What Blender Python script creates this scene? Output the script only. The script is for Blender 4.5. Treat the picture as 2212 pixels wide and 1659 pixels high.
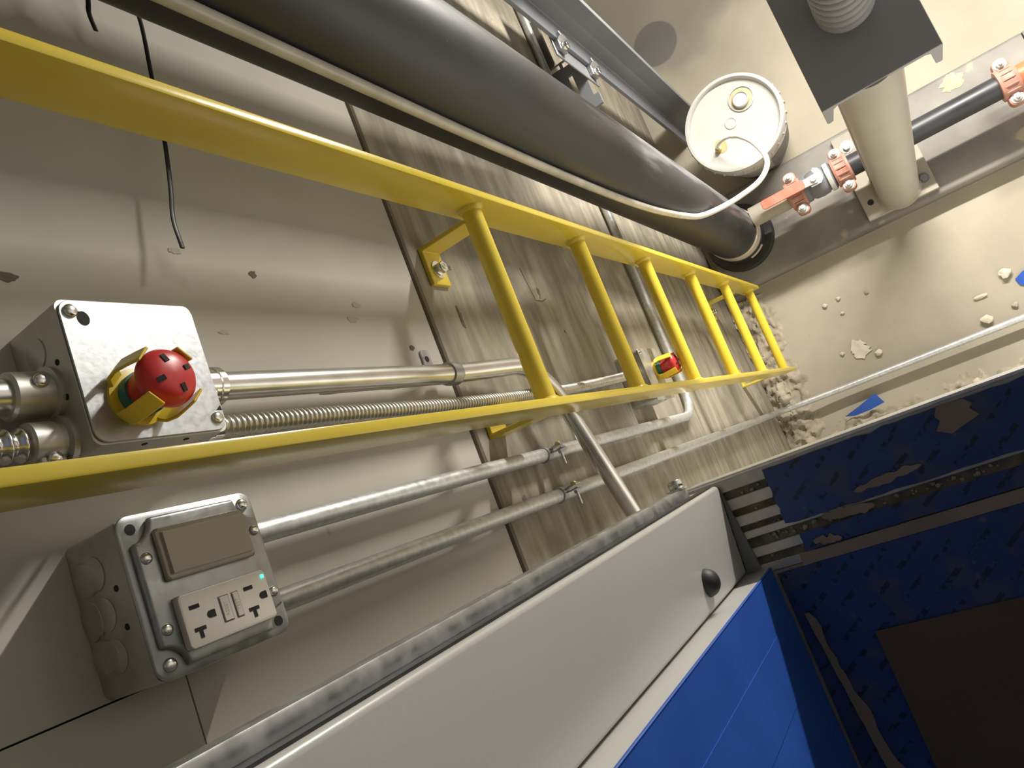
import bpy, bmesh, math, random
from mathutils import Vector, Matrix, noise

# ------------------------------------------------------------------ reset
for o in list(bpy.data.objects):
    bpy.data.objects.remove(o)
SC = bpy.context.scene
COL = SC.collection
random.seed(7)

# ------------------------------------------------------------------ camera
cam_d = bpy.data.cameras.new('camera')
cam_d.sensor_width = 36.0
cam_d.lens = 26.567
cam_d.clip_start = 0.01
cam_d.clip_end = 60
cam = bpy.data.objects.new('camera', cam_d)
COL.objects.link(cam)
CR = ((-0.36133, -0.79172, -0.49257), (-0.91850, 0.39321, 0.04175), (0.16062, 0.46751, -0.86927))
right, down, fwd = (Vector(v).normalized() for v in CR)
M = Matrix((right, -down, -fwd)).transposed().to_4x4()
M.translation = Vector((-0.10449, -0.49191, 2.48908))
cam.matrix_world = M
SC.camera = cam

# ------------------------------------------------------------------ light
w = bpy.data.worlds.new('hoistway_dark')
SC.world = w
w.use_nodes = True
w.node_tree.nodes['Background'].inputs[0].default_value = (0.85, 0.92, 1.0, 1)
w.node_tree.nodes['Background'].inputs[1].default_value = 0.13

# strip work light standing in the pit beyond the frame, its tube running along Y
ld = bpy.data.lights.new('pit_strip_light', 'AREA')
ld.shape = 'RECTANGLE'
ld.size = 0.85
ld.size_y = 0.05
ld.energy = 50
ld.color = (1.0, 0.955, 0.875)
lo = bpy.data.objects.new('pit_strip_light', ld)
Lz = Vector((1.0, 0.0, 0.10)).normalized()       # lamp faces the landing side, slightly down
Lx = Vector((0, 1, 0))
LM = Matrix((Lx, Lz.cross(Lx), Lz)).transposed().to_4x4()
LM.translation = Vector((1.09, -0.93, 1.08))
lo.matrix_world = LM
COL.objects.link(lo)

ld2 = ld.copy()                                   # the other side of the same tube
ld2.energy = 10
lo2 = bpy.data.objects.new('pit_strip_light_back', ld2)
Lz2 = Vector((-0.6, 0.0, 0.8)).normalized()
LM2 = Matrix((Lx, Lz2.cross(Lx), Lz2)).transposed().to_4x4()
LM2.translation = LM.translation + Vector((0.03, 0, -0.01))
lo2.matrix_world = LM2
COL.objects.link(lo2)

SC.view_settings.view_transform = 'Standard'
SC.view_settings.look = 'None'
SC.view_settings.gamma = 1
SC.view_settings.use_curve_mapping = False
SC.view_settings.exposure = 0.32

# ------------------------------------------------------------------ materials
def mat(name, c1, c2=None, scale=8.0, rough=0.6, metal=0.0, bump=0.0, bscale=40.0,
        stretch=(1, 1, 1), detail=6.0, lo=0.35, hi=0.65, spots=None, rough2=None, spec=0.5, emit=None, bdist=0.002):
    m = bpy.data.materials.new(name)
    m.use_nodes = True
    nt = m.node_tree
    b = nt.nodes['Principled BSDF']
    b.inputs['Roughness'].default_value = rough
    b.inputs['Metallic'].default_value = metal
    b.inputs['Specular IOR Level'].default_value = spec
    b.inputs['Base Color'].default_value = (*c1, 1)
    tc = nt.nodes.new('ShaderNodeTexCoord')
    mp = nt.nodes.new('ShaderNodeMapping')
    mp.inputs['Scale'].default_value = stretch
    nt.links.new(tc.outputs['Object'], mp.inputs['Vector'])
    last = None
    if c2 is not None:
        n = nt.nodes.new('ShaderNodeTexNoise')
        n.inputs['Scale'].default_value = scale
        n.inputs['Detail'].default_value = detail
        nt.links.new(mp.outputs[0], n.inputs['Vector'])
        r = nt.nodes.new('ShaderNodeValToRGB')
        r.color_ramp.elements[0].position = lo
        r.color_ramp.elements[1].position = hi
        r.color_ramp.elements[0].color = (*c1, 1)
        r.color_ramp.elements[1].color = (*c2, 1)
        nt.links.new(n.outputs['Fac'], r.inputs['Fac'])
        last = r.outputs['Color']
        if rough2 is not None:
            rr = nt.nodes.new('ShaderNodeMapRange')
            rr.inputs['From Min'].default_value = lo
            rr.inputs['From Max'].default_value = hi
            rr.inputs['To Min'].default_value = rough
            rr.inputs['To Max'].default_value = rough2
            nt.links.new(n.outputs['Fac'], rr.inputs['Value'])
            nt.links.new(rr.outputs[0], b.inputs['Roughness'])
    for sp in (spots or []):            # (noise scale, threshold, colour, strength)
        n = nt.nodes.new('ShaderNodeTexNoise')
        n.inputs['Scale'].default_value = sp[0]
        n.inputs['Detail'].default_value = 3
        nt.links.new((mp if len(sp) > 4 else tc).outputs[0 if len(sp) > 4 else 'Object'], n.inputs['Vector'])
        r = nt.nodes.new('ShaderNodeMapRange')
        r.inputs['From Min'].default_value = sp[1]
        r.inputs['From Max'].default_value = sp[1] + 0.05
        r.inputs['To Max'].default_value = sp[3]
        nt.links.new(n.outputs['Fac'], r.inputs['Value'])
        x = nt.nodes.new('ShaderNodeMix')
        x.data_type = 'RGBA'
        nt.links.new(r.outputs[0], x.inputs['Factor'])
        if last is not None:
            nt.links.new(last, x.inputs[6])
        else:
            x.inputs[6].default_value = (*c1, 1)
        x.inputs[7].default_value = (*sp[2], 1)
        last = x.outputs[2]
    if last is not None:
        nt.links.new(last, b.inputs['Base Color'])
    if bump:
        n = nt.nodes.new('ShaderNodeTexNoise')
        n.inputs['Scale'].default_value = bscale
        n.inputs['Detail'].default_value = 6
        nt.links.new(mp.outputs[0], n.inputs['Vector'])
        bp = nt.nodes.new('ShaderNodeBump')
        bp.inputs['Strength'].default_value = bump
        bp.inputs['Distance'].default_value = bdist
        nt.links.new(n.outputs['Fac'], bp.inputs['Height'])
        nt.links.new(bp.outputs[0], b.inputs['Normal'])
    if emit:
        b.inputs['Emission Color'].default_value = (*emit[0], 1)
        b.inputs['Emission Strength'].default_value = emit[1]
    return m

DRY = mat('drywall_paper', (0.515, 0.485, 0.43), (0.575, 0.545, 0.485), 5, 0.75, bump=0.12, bscale=60,
          spots=[(9, 0.71, (0.40, 0.36, 0.30), 0.6), (26, 0.755, (0.25, 0.22, 0.18), 0.7)])
CON = mat('formed_concrete', (0.215, 0.19, 0.145), (0.40, 0.36, 0.285), 2.2, 0.85, bump=0.32, bscale=4, stretch=(4, 8, 21),
          detail=10, lo=0.3, hi=0.68, bdist=0.004,
          spots=[(5, 0.56, (0.16, 0.14, 0.11), 0.45), (11, 0.62, (0.20, 0.175, 0.14), 0.5), (30, 0.74, (0.07, 0.06, 0.05), 0.8), (18, 0.74, (0.62, 0.58, 0.5), 0.6)])
WALL = mat('far_concrete', (0.55, 0.54, 0.51), (0.64, 0.625, 0.59), 3, 0.9, bump=0.3, bscale=20)
FLOOR = mat('pit_slab', (0.335, 0.30, 0.235), (0.42, 0.375, 0.295), 3.5, 0.85, bump=0.35, bscale=30, detail=8,
            spots=[(14, 0.69, (0.30, 0.265, 0.21), 0.6), (60, 0.73, (0.25, 0.22, 0.17), 0.6)])
DIRT = mat('crumbled_mortar', (0.26, 0.225, 0.165), (0.46, 0.405, 0.31), 25, 0.95, bump=0.8, bscale=90, lo=0.3, hi=0.7)
STONE = mat('stone_chip', (0.50, 0.45, 0.36), (0.62, 0.56, 0.46), 40, 0.9, bump=0.5, bscale=120)
YEL = mat('yellow_enamel', (0.68, 0.52, 0.05), (0.75, 0.58, 0.06), 6, 0.24, bump=0.08, bscale=50,
          spots=[(34, 0.76, (0.16, 0.12, 0.03), 0.8)])
GALV = mat('galvanised_steel', (0.36, 0.375, 0.385), (0.47, 0.485, 0.495), 90, 0.30, 0.85, bump=0.05, bscale=80, rough2=0.46, detail=3)
GALVB = mat('galvanised_box_steel', (0.50, 0.49, 0.46), (0.60, 0.59, 0.55), 60, 0.42, 0.85, bump=0.05, bscale=60, rough2=0.52)
CHROME = mat('bright_zinc', (0.72, 0.72, 0.70), (0.78, 0.78, 0.76), 80, 0.2, 1.0)
EMT = mat('conduit_zinc', (0.62, 0.62, 0.60), (0.74, 0.74, 0.72), 30, 0.27, 0.95, bump=0.03, bscale=90,
          spots=[(16, 0.70, (0.12, 0.11, 0.09), 0.7)])
EMT2 = mat('spangled_conduit_zinc', (0.52, 0.535, 0.53), (0.66, 0.675, 0.67), 140, 0.36, 0.6, bump=0.10, bscale=160, rough2=0.45)
FLEX = mat('flex_steel', (0.56, 0.53, 0.47), (0.64, 0.61, 0.55), 60, 0.36, 0.85)
BLACKP = mat('black_pipe_paint', (0.018, 0.019, 0.022), (0.034, 0.035, 0.039), 5, 0.36, bump=0.06, bscale=60, rough2=0.5,
             spots=[(3.2, 0.60, (0.11, 0.11, 0.12), 0.4), (45, 0.77, (0.5, 0.48, 0.45), 0.8)])
ZINC = mat('dull_zinc_plating', (0.58, 0.575, 0.54), (0.68, 0.67, 0.64), 60, 0.38, 0.35, bump=0.05)
RUBBER = mat('black_rubber', (0.015, 0.015, 0.015), (0.035, 0.035, 0.035), 20, 0.55, bump=0.1)
ZIP = mat('black_nylon', (0.012, 0.012, 0.013), (0.03, 0.03, 0.03), 20, 0.4)
RED = mat('red_plastic', (0.55, 0.028, 0.03), (0.60, 0.04, 0.042), 10, 0.33)
YPL = mat('yellow_plastic', (0.68, 0.50, 0.035), (0.74, 0.55, 0.05), 10, 0.38)
GREEN = mat('green_gasket', (0.03, 0.16, 0.13), (0.04, 0.2, 0.16), 10, 0.5)
DARK = mat('dark_void', (0.012, 0.012, 0.012), (0.02, 0.02, 0.02), 10, 0.8)
OUT = mat('ivory_device_plastic', (0.70, 0.65, 0.59), (0.73, 0.68, 0.62), 8, 0.35)
OUT2 = mat('almond_switch_plastic', (0.50, 0.46, 0.37), (0.53, 0.485, 0.395), 8, 0.16)
LED = mat('green_led', (0.05, 0.8, 0.4), emit=((0.05, 0.85, 0.42), 2.2))
DOORW = mat('white_door_enamel', (0.50, 0.49, 0.465), (0.53, 0.52, 0.495), 4, 0.3, bump=0.05, bscale=220, spots=[(14, 0.72, (0.66, 0.65, 0.62), 0.7)])
FILM = mat('blue_masking_tape', (0.018, 0.085, 0.42), (0.024, 0.105, 0.48), 14, 0.5, bump=0.12, bscale=110)
STEEL = mat('grey_primed_steel', (0.15, 0.155, 0.165), (0.185, 0.19, 0.20), 5, 0.42, bump=0.05, bscale=120)
RAILM = mat('machined_rail_steel', (0.17, 0.18, 0.205), (0.22, 0.23, 0.255), 4, 0.42, 0.2)
PRIMER = mat('grey_channel_primer', (0.26, 0.265, 0.28), (0.31, 0.315, 0.33), 5, 0.5, bump=0.05, bscale=120)
BEAM = mat('mill_steel_channel', (0.15, 0.14, 0.125), (0.25, 0.235, 0.21), 6, 0.6, 0.15, bump=0.15, bscale=40,
           spots=[(9, 0.67, (0.45, 0.38, 0.24), 0.6), (40, 0.73, (0.5, 0.46, 0.36), 0.8)])
CREAM = mat('cream_post_paint', (0.39, 0.365, 0.315), (0.43, 0.40, 0.35), 6, 0.42)
CREAMD = mat('primed_base_plate', (0.31, 0.28, 0.225), (0.36, 0.325, 0.265), 12, 0.6)
COUP = mat('orange_coupling_paint', (0.38, 0.165, 0.12), (0.46, 0.25, 0.195), 14, 0.55, bump=0.2, bscale=60)
ORANGE = mat('orange_pipe_paint', (0.62, 0.13, 0.05), (0.66, 0.17, 0.07), 10, 0.45)
LEVER = mat('red_vinyl_grip', (0.62, 0.16, 0.10), (0.66, 0.22, 0.15), 20, 0.55)
TUBE = mat('white_poly_tube', (0.66, 0.63, 0.56), (0.72, 0.69, 0.62), 20, 0.3)
TUBEC = mat('clear_poly_tube', (0.48, 0.45, 0.39), (0.62, 0.585, 0.51), 30, 0.22)
PAIL = mat('white_pail_plastic', (0.42, 0.41, 0.38), (0.48, 0.47, 0.435), 6, 0.42, spots=[(7, 0.6, (0.46, 0.43, 0.37), 0.45)])
PAILB = mat('dusty_pail_side', (0.40, 0.38, 0.34), (0.50, 0.475, 0.42), 8, 0.5)
OIL = mat('oil_residue', (0.40, 0.31, 0.14), (0.50, 0.40, 0.21), 30, 0.3)
LABELP = mat('pail_label_paper', (0.10, 0.10, 0.10), (0.16, 0.155, 0.15), 14, 0.5)
BRASS = mat('brass_fitting', (0.55, 0.43, 0.16), (0.62, 0.5, 0.22), 30, 0.3, 0.8)
ALU = mat('aluminium_sill', (0.38, 0.36, 0.32), (0.50, 0.475, 0.43), 40, 0.42, 0.55, bump=0.1, bscale=120)
GRIT = mat('gritty_groove', (0.12, 0.105, 0.08), (0.24, 0.21, 0.165), 60, 0.95, bump=0.8, bscale=160)
CARD = mat('brown_floor_board', (0.10, 0.068, 0.045), (0.125, 0.085, 0.056), 5, 0.85)
TAN = mat('tan_masking_paper', (0.20, 0.165, 0.13), (0.26, 0.215, 0.17), 10, 0.8)
STICK = mat('pale_sticker', (0.50, 0.44, 0.37), (0.58, 0.52, 0.44), 20, 0.5)
INK = mat('marker_ink', (0.03, 0.03, 0.035), (0.05, 0.05, 0.05), 20, 0.7)
RUSTY = mat('brown_bracket_steel', (0.13, 0.115, 0.10), (0.19, 0.17, 0.145), 10, 0.55, 0.3)
SLAB = mat('landing_slab', (0.3, 0.28, 0.25), (0.36, 0.34, 0.3), 5, 0.9)
BASE = mat('dark_base_flange', (0.018, 0.018, 0.019), (0.04, 0.038, 0.036), 14, 0.5)

# printed blue sheet on the sill: dark repeated marks printed on the film
PRINT = mat('printed_blue_film', (0.012, 0.040, 0.15), (0.016, 0.050, 0.18), 10, 0.42, bump=0.2, bscale=60,
            spots=[(14, 0.52, (0.075, 0.072, 0.072), 0.45), (60, 0.68, (0.12, 0.105, 0.085), 0.6)])
def add_print(m):
    nt = m.node_tree
    b = nt.nodes['Principled BSDF']
    src = b.inputs['Base Color'].links[0].from_socket
    tc = nt.nodes.new('ShaderNodeTexCoord')
    mp = nt.nodes.new('ShaderNodeMapping')
    mp.inputs['Rotation'].default_value = (0, 0, math.radians(55))
    nt.links.new(tc.outputs['Object'], mp.inputs['Vector'])
    br = nt.nodes.new('ShaderNodeTexBrick')
    br.offset = 0.5
    br.inputs['Scale'].default_value = 1.0
    br.inputs['Brick Width'].default_value = 0.047
    br.inputs['Row Height'].default_value = 0.019
    br.inputs['Mortar Size'].default_value = 0.0072
    br.inputs['Mortar Smooth'].default_value = 0.0
    br.inputs['Color1'].default_value = (1, 1, 1, 1)
    br.inputs['Color2'].default_value = (1, 1, 1, 1)
    br.inputs['Mortar'].default_value = (0, 0, 0, 1)
    nt.links.new(mp.outputs[0], br.inputs['Vector'])
    n = nt.nodes.new('ShaderNodeTexNoise')
    n.inputs['Scale'].default_value = 150
    nt.links.new(mp.outputs[0], n.inputs['Vector'])
    mr = nt.nodes.new('ShaderNodeMapRange')
    mr.inputs['From Min'].default_value = 0.45
    mr.inputs['From Max'].default_value = 0.52
    mr.inputs['To Max'].default_value = 0.8
    nt.links.new(n.outputs['Fac'], mr.inputs['Value'])
    mu = nt.nodes.new('ShaderNodeMath')
    mu.operation = 'MULTIPLY'
    nt.links.new(br.outputs['Color'], mu.inputs[0])
    nt.links.new(mr.outputs[0], mu.inputs[1])
    x = nt.nodes.new('ShaderNodeMix')
    x.data_type = 'RGBA'
    nt.links.new(mu.outputs[0], x.inputs['Factor'])
    nt.links.new(src, x.inputs[6])
    x.inputs[7].default_value = (0.004, 0.008, 0.02, 1)
    nt.links.new(x.outputs[2], b.inputs['Base Color'])
add_print(PRINT)

def add_dust(m):
    nt = m.node_tree
    b = nt.nodes['Principled BSDF']
    src = b.inputs['Base Color'].links[0].from_socket
    tc = nt.nodes.new('ShaderNodeTexCoord')
    mp = nt.nodes.new('ShaderNodeMapping')
    mp.inputs['Scale'].default_value = (30, 30, 3)
    nt.links.new(tc.outputs['Object'], mp.inputs['Vector'])
    n = nt.nodes.new('ShaderNodeTexNoise')
    n.inputs['Scale'].default_value = 1.2
    n.inputs['Detail'].default_value = 6
    nt.links.new(mp.outputs[0], n.inputs['Vector'])
    sx = nt.nodes.new('ShaderNodeSeparateXYZ')
    nt.links.new(tc.outputs['Object'], sx.inputs[0])
    def math_(op, a, b_=None):
        x = nt.nodes.new('ShaderNodeMath'); x.operation = op
        for k, v in enumerate((a, b_)):
            if v is None: continue
            if isinstance(v, (int, float)): x.inputs[k].default_value = v
            else: nt.links.new(v, x.inputs[k])
        return x.outputs[0]
    # streaks reach lower on the side turned to the pit (+X,-Y)
    side = math_('SUBTRACT', math_('MULTIPLY', sx.outputs['X'], 5.0), math_('MULTIPLY', sx.outputs['Y'], 5.5))
    f = math_('ADD', math_('ADD', math_('MULTIPLY', n.outputs['Fac'], 1.5), side), math_('MULTIPLY', sx.outputs['Z'], -0.10))
    mr = nt.nodes.new('ShaderNodeMapRange')
    mr.inputs['From Min'].default_value = 1.0
    mr.inputs['From Max'].default_value = 1.25
    mr.inputs['To Max'].default_value = 0.7
    nt.links.new(f, mr.inputs['Value'])
    x = nt.nodes.new('ShaderNodeMix'); x.data_type = 'RGBA'
    nt.links.new(mr.outputs[0], x.inputs['Factor'])
    nt.links.new(src, x.inputs[6])
    x.inputs[7].default_value = (0.20, 0.20, 0.21, 1)
    nt.links.new(x.outputs[2], b.inputs['Base Color'])
CYLP = mat('dusty_black_cylinder_paint', (0.018, 0.019, 0.022), (0.034, 0.035, 0.039), 5, 0.36, bump=0.06, bscale=60, rough2=0.5,
           spots=[(45, 0.77, (0.5, 0.48, 0.45), 0.8)])
add_dust(CYLP)

# darker patches on the pit floor: a small round one and a wide uneven one
def add_floor_patches(m):
    nt = m.node_tree
    b = nt.nodes['Principled BSDF']
    src = b.inputs['Base Color'].links[0].from_socket
    tc = nt.nodes.new('ShaderNodeTexCoord')
    nz = nt.nodes.new('ShaderNodeTexNoise')
    nz.inputs['Scale'].default_value = 7
    nt.links.new(tc.outputs['Object'], nz.inputs['Vector'])
    def disc(cx, cy, sx, sy, rot, edge, wob, strength, src, col):
        mp = nt.nodes.new('ShaderNodeMapping')
        mp.vector_type = 'TEXTURE'
        mp.inputs['Location'].default_value = (cx, cy, 0)
        mp.inputs['Rotation'].default_value = (0, 0, rot)
        mp.inputs['Scale'].default_value = (sx, sy, 1)
        nt.links.new(tc.outputs['Object'], mp.inputs['Vector'])
        ml = nt.nodes.new('ShaderNodeVectorMath'); ml.operation = 'MULTIPLY'
        nt.links.new(mp.outputs[0], ml.inputs[0]); ml.inputs[1].default_value = (1, 1, 0)
        ln = nt.nodes.new('ShaderNodeVectorMath'); ln.operation = 'LENGTH'
        nt.links.new(ml.outputs[0], ln.inputs[0])
        ad = nt.nodes.new('ShaderNodeMath'); ad.operation = 'MULTIPLY_ADD'
        nt.links.new(nz.outputs['Fac'], ad.inputs[0]); ad.inputs[1].default_value = wob
        nt.links.new(ln.outputs['Value'], ad.inputs[2])
        mr = nt.nodes.new('ShaderNodeMapRange')
        mr.inputs['From Min'].default_value = 1 + wob * 0.5
        mr.inputs['From Max'].default_value = 1 + wob * 0.5 + edge
        mr.inputs['To Min'].default_value = strength
        mr.inputs['To Max'].default_value = 0
        nt.links.new(ad.outputs[0], mr.inputs['Value'])
        x = nt.nodes.new('ShaderNodeMix'); x.data_type = 'RGBA'
        nt.links.new(mr.outputs[0], x.inputs['Factor'])
        nt.links.new(src, x.inputs[6]); x.inputs[7].default_value = (*col, 1)
        return x.outputs[2]
    s = disc(1.40, -0.25, 0.27, 0.30, 0.5, 0.25, 0.9, 0.5, src, (0.20, 0.19, 0.18))
    s = disc(1.178, -0.135, 0.072, 0.072, 0, 0.08, 0.05, 0.75, s, (0.13, 0.125, 0.125))
    nt.links.new(s, b.inputs['Base Color'])
add_floor_patches(FLOOR)

# ------------------------------------------------------------------ geometry helpers
WO = {}          # world position of each object's origin

def V(*a):
    return Vector(a)

def frame(ax):
    z = Vector(ax).normalized()
    t = Vector((0, 0, 1)) if abs(z.z) < 0.9 else Vector((1, 0, 0))
    x = t.cross(z).normalized()
    return x, z.cross(x), z

def fillet(pts, rad, n=7):
    pts = [Vector(p) for p in pts]
    out = [pts[0]]
    for i in range(1, len(pts) - 1):
        a, b, c = pts[i - 1], pts[i], pts[i + 1]
        d1, d2 = (a - b), (c - b)
        r = min(rad, d1.length * 0.49, d2.length * 0.49)
        p, q = b + d1.normalized() * r, b + d2.normalized() * r
        for k in range(n + 1):
            t = k / n
            out.append(p * (1 - t) ** 2 + b * 2 * t * (1 - t) + q * t * t)
    out.append(pts[-1])
    return out

def spline(pts, n=8):
    P = [Vector(p) for p in pts]
    P = [P[0] * 2 - P[1]] + P + [P[-1] * 2 - P[-2]]
    out = []
    for i in range(1, len(P) - 2):
        for k in range(n):
            t = k / n
            a, b, c, d = P[i - 1:i + 3]
            out.append(0.5 * (2 * b + (c - a) * t + (2 * a - 5 * b + 4 * c - d) * t * t + (3 * b - a - 3 * c + d) * t ** 3))
    out.append(P[-2])
    return out

class MB:
    def __init__(s):
        s.v, s.f = [], []
    def add(s, vs, fs):
        o = len(s.v)
        s.v += [Vector(p) for p in vs]
        s.f += [[i + o for i in f] for f in fs]
        return s
    def bm(s, bm):
        bm.verts.index_update()
        return s.add([v.co.copy() for v in bm.verts], [[v.index for v in f.verts] for f in bm.faces])
    def box(s, x0, x1, y0, y1, z0, z1, b=0.0, seg=2):
        bm = bmesh.new()
        bmesh.ops.create_cube(bm, size=1)
        for v in bm.verts:
            v.co = Vector((x0 + (v.co.x + .5) * (x1 - x0), y0 + (v.co.y + .5) * (y1 - y0), z0 + (v.co.z + .5) * (z1 - z0)))
        if b:
            bmesh.ops.bevel(bm, geom=bm.edges[:], offset=b, segments=seg, affect='EDGES', profile=0.5)
        s.bm(bm)
        bm.free()
        return s
    def lathe(s, prof, o=(0, 0, 0), ax=(0, 0, 1), seg=24):
        x, y, z = frame(ax)
        o = Vector(o)
        vs, fs = [], []
        for r, h in prof:
            for k in range(seg):
                a = 2 * math.pi * k / seg
                vs.append(o + (x * math.cos(a) + y * math.sin(a)) * max(r, 1e-5) + z * h)
        for i in range(len(prof) - 1):
            for k in range(seg):
                a, b = i * seg + k, i * seg + (k + 1) % seg
                fs.append([a, b, b + seg, a + seg])
        fs.append(list(range(seg))[::-1])
        fs.append([(len(prof) - 1) * seg + k for k in range(seg)])
        return s.add(vs, fs)
    def tube(s, pts, r, seg=14, rf=None, flat=None):
        pts = [Vector(p) for p in pts]
        n = len(pts)
        d = (pts[1] - pts[0]).normalized()
        x = frame(d)[0]
        vs, fs = [], []
        for i, p in enumerate(pts):
            t = (pts[min(i + 1, n - 1)] - pts[max(i - 1, 0)]).normalized()
            x = (x - t * x.dot(t)).normalized()
            y = t.cross(x)
            rr = rf(i) if rf else r
            for k in range(seg):
                a = 2 * math.pi * k / seg
                if flat:
                    vs.append(p + flat[0] * math.cos(a) * flat[1] + y * 0 + t.cross(flat[0]).normalized() * math.sin(a) * flat[2])
                else:
                    vs.append(p + (x * math.cos(a) + y * math.sin(a)) * rr)
        for i in range(n - 1):
            for k in range(seg):
                a, b = i * seg + k, i * seg + (k + 1) % seg
                fs.append([a, b, b + seg, a + seg])
        fs.append(list(range(seg))[::-1])
        fs.append([(n - 1) * seg + k for k in range(seg)])
        return s.add(vs, fs)
    def prism(s, out, o, u, v, d, b=0.0, seg=2):
        """outline (list of 2-D points) in the u,v plane at o, extruded by vector d"""
        o, u, v, d = Vector(o), Vector(u), Vector(v), Vector(d)
        bm = bmesh.new()
        lo_ = [bm.verts.new(o + u * p[0] + v * p[1]) for p in out]
        f = bm.faces.new(lo_)
        r = bmesh.ops.extrude_face_region(bm, geom=[f])
        bmesh.ops.translate(bm, verts=[g for g in r['geom'] if isinstance(g, bmesh.types.BMVert)], vec=d)
        if b:
            bmesh.ops.bevel(bm, geom=bm.edges[:], offset=b, segments=seg, affect='EDGES', profile=0.5)
        s.bm(bm)
        bm.free()
        return s
    def sheet(s, x0, x1, y0, y1, z, t, nx=24, ny=60, amp=0.001, ragged=0.0, seed=0.0):
        """thin horizontal sheet with slight waves and ragged long edges"""
        def pt(i, j, dz):
            fx, fy = i / nx, j / ny
            y = y0 + (y1 - y0) * fy
            xa = x0 + ragged * (noise.noise((y * 60, seed, 1)) + 0.6 * noise.noise((y * 190, seed, 2)))
            xb = x1 + ragged * (noise.noise((y * 55, seed, 5)) + 0.6 * noise.noise((y * 170, seed, 8)))
            yy = y + (ragged * noise.noise((fx * 9, seed, 3)) if j in (0, ny) else 0)
            x = xa + (xb - xa) * fx
            h = amp * (noise.noise((x * 40, y * 12, seed)) + 0.5 * noise.noise((x * 90, y * 70, seed)) + 0.9)
            return (x, yy, z + h + dz)
        vs = [pt(i, j, t) for i in range(nx + 1) for j in range(ny + 1)] + [pt(i, j, 0) for i in range(nx + 1) for j in range(ny + 1)]
        N = (nx + 1) * (ny + 1)
        idx = lambda i, j: i * (ny + 1) + j
        fs = []
        for i in range(nx):
            for j in range(ny):
                q = [idx(i, j), idx(i + 1, j), idx(i + 1, j + 1), idx(i, j + 1)]
                fs.append(q)
                fs.append([k + N for k in q][::-1])
        rim = [idx(i, 0) for i in range(nx + 1)] + [idx(nx, j) for j in range(1, ny + 1)] + \
              [idx(i, ny) for i in range(nx - 1, -1, -1)] + [idx(0, j) for j in range(ny - 1, 0, -1)]
        for k in range(len(rim)):
            a, b = rim[k], rim[(k + 1) % len(rim)]
            fs.append([b, a, a + N, b + N])
        return s.add(vs, fs)
    def build(s, name, m, parent=None, smooth=35, loc=None):
        vs = s.v
        if parent is not None:
            org = WO[parent]
        elif loc is not None:
            org = Vector(loc)
        else:
            mn = [min(p[i] for p in vs) for i in range(3)]
            mx = [max(p[i] for p in vs) for i in range(3)]
            org = Vector(((mn[0] + mx[0]) / 2, (mn[1] + mx[1]) / 2, mn[2]))
        me = bpy.data.meshes.new(name)
        me.from_pydata([p - org for p in vs], [], s.f)
        bm = bmesh.new()
        bm.from_mesh(me)
        bmesh.ops.recalc_face_normals(bm, faces=bm.faces)
        bm.to_mesh(me)
        bm.free()
        if smooth:
            me.polygons.foreach_set('use_smooth', [True] * len(me.polygons))
            me.set_sharp_from_angle(angle=math.radians(smooth))
        me.materials.append(m)
        o = bpy.data.objects.new(name, me)
        COL.objects.link(o)
        if parent is not None:
            o.parent = parent
        else:
            o.location = org
        WO[o] = org
        return o

def tag(o, label, cat=None, group=None, kind=None):
    if label:
        o['label'] = label
    if cat:
        o['category'] = cat
    if group:
        o['group'] = group
    if kind:
        o['kind'] = kind
    return o

def thing(name, label, cat, loc, group=None):
    o = bpy.data.objects.new(name, None)
    o.empty_display_size = 0.05
    COL.objects.link(o)
    o.location = loc
    WO[o] = Vector(loc)
    return tag(o, label, cat, group)

def struct(o):
    o['kind'] = 'structure'
    return o

def hexpts(r, a0=0.0):
    return [(r * math.cos(a0 + k * math.pi / 3), r * math.sin(a0 + k * math.pi / 3)) for k in range(6)]

def rrect(cx, cy, w, h, r, n=5):
    out = []
    for sx, sy, a0 in ((1, 1, 0), (-1, 1, 90), (-1, -1, 180), (1, -1, 270)):
        for k in range(n + 1):
            a = math.radians(a0 + 90 * k / n)
            out.append((cx + sx * (w / 2 - r) + r * math.cos(a), cy + sy * (h / 2 - r) + r * math.sin(a)))
    return out

def bolt(name, p, ax, r, h, parent, m=None, washer=None, wm=None):
    """hex head on a washer, axis ax"""
    x, y, z = frame(ax)
    p = Vector(p)
    mb = MB()
    wr = washer or r * 1.35
    mb.lathe([(wr, 0), (wr, 0.0018), (r * 0.8, 0.0018)], p, ax, 24)
    mb.prism(hexpts(r), p + z * 0.0018, x, y, z * h, b=r * 0.08, seg=1)
    mb.lathe([(r * .55, h + .0015), (r * .55, h + .0022), (0.0001, h + .0026)], p, ax, 14)
    return mb.build(name, m or CHROME, parent)

def screw(p, ax, r, parent, m=None, slot=True):
    """pan head screw with a cross recess as a sub-part"""
    x, y, z = frame(ax)
    p = Vector(p)
    h = r * 0.62
    o = MB().lathe([(r, 0), (r, h * .35), (r * .9, h * .65), (r * .62, h * .9), (r * .25, h), (0.0001, h)], p, ax, 20).build('screw', m or CHROME, parent)
    return o

NY = (0, -1, 0)
UX, UZ = V(1, 0, 0), V(0, 0, 1)

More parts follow.
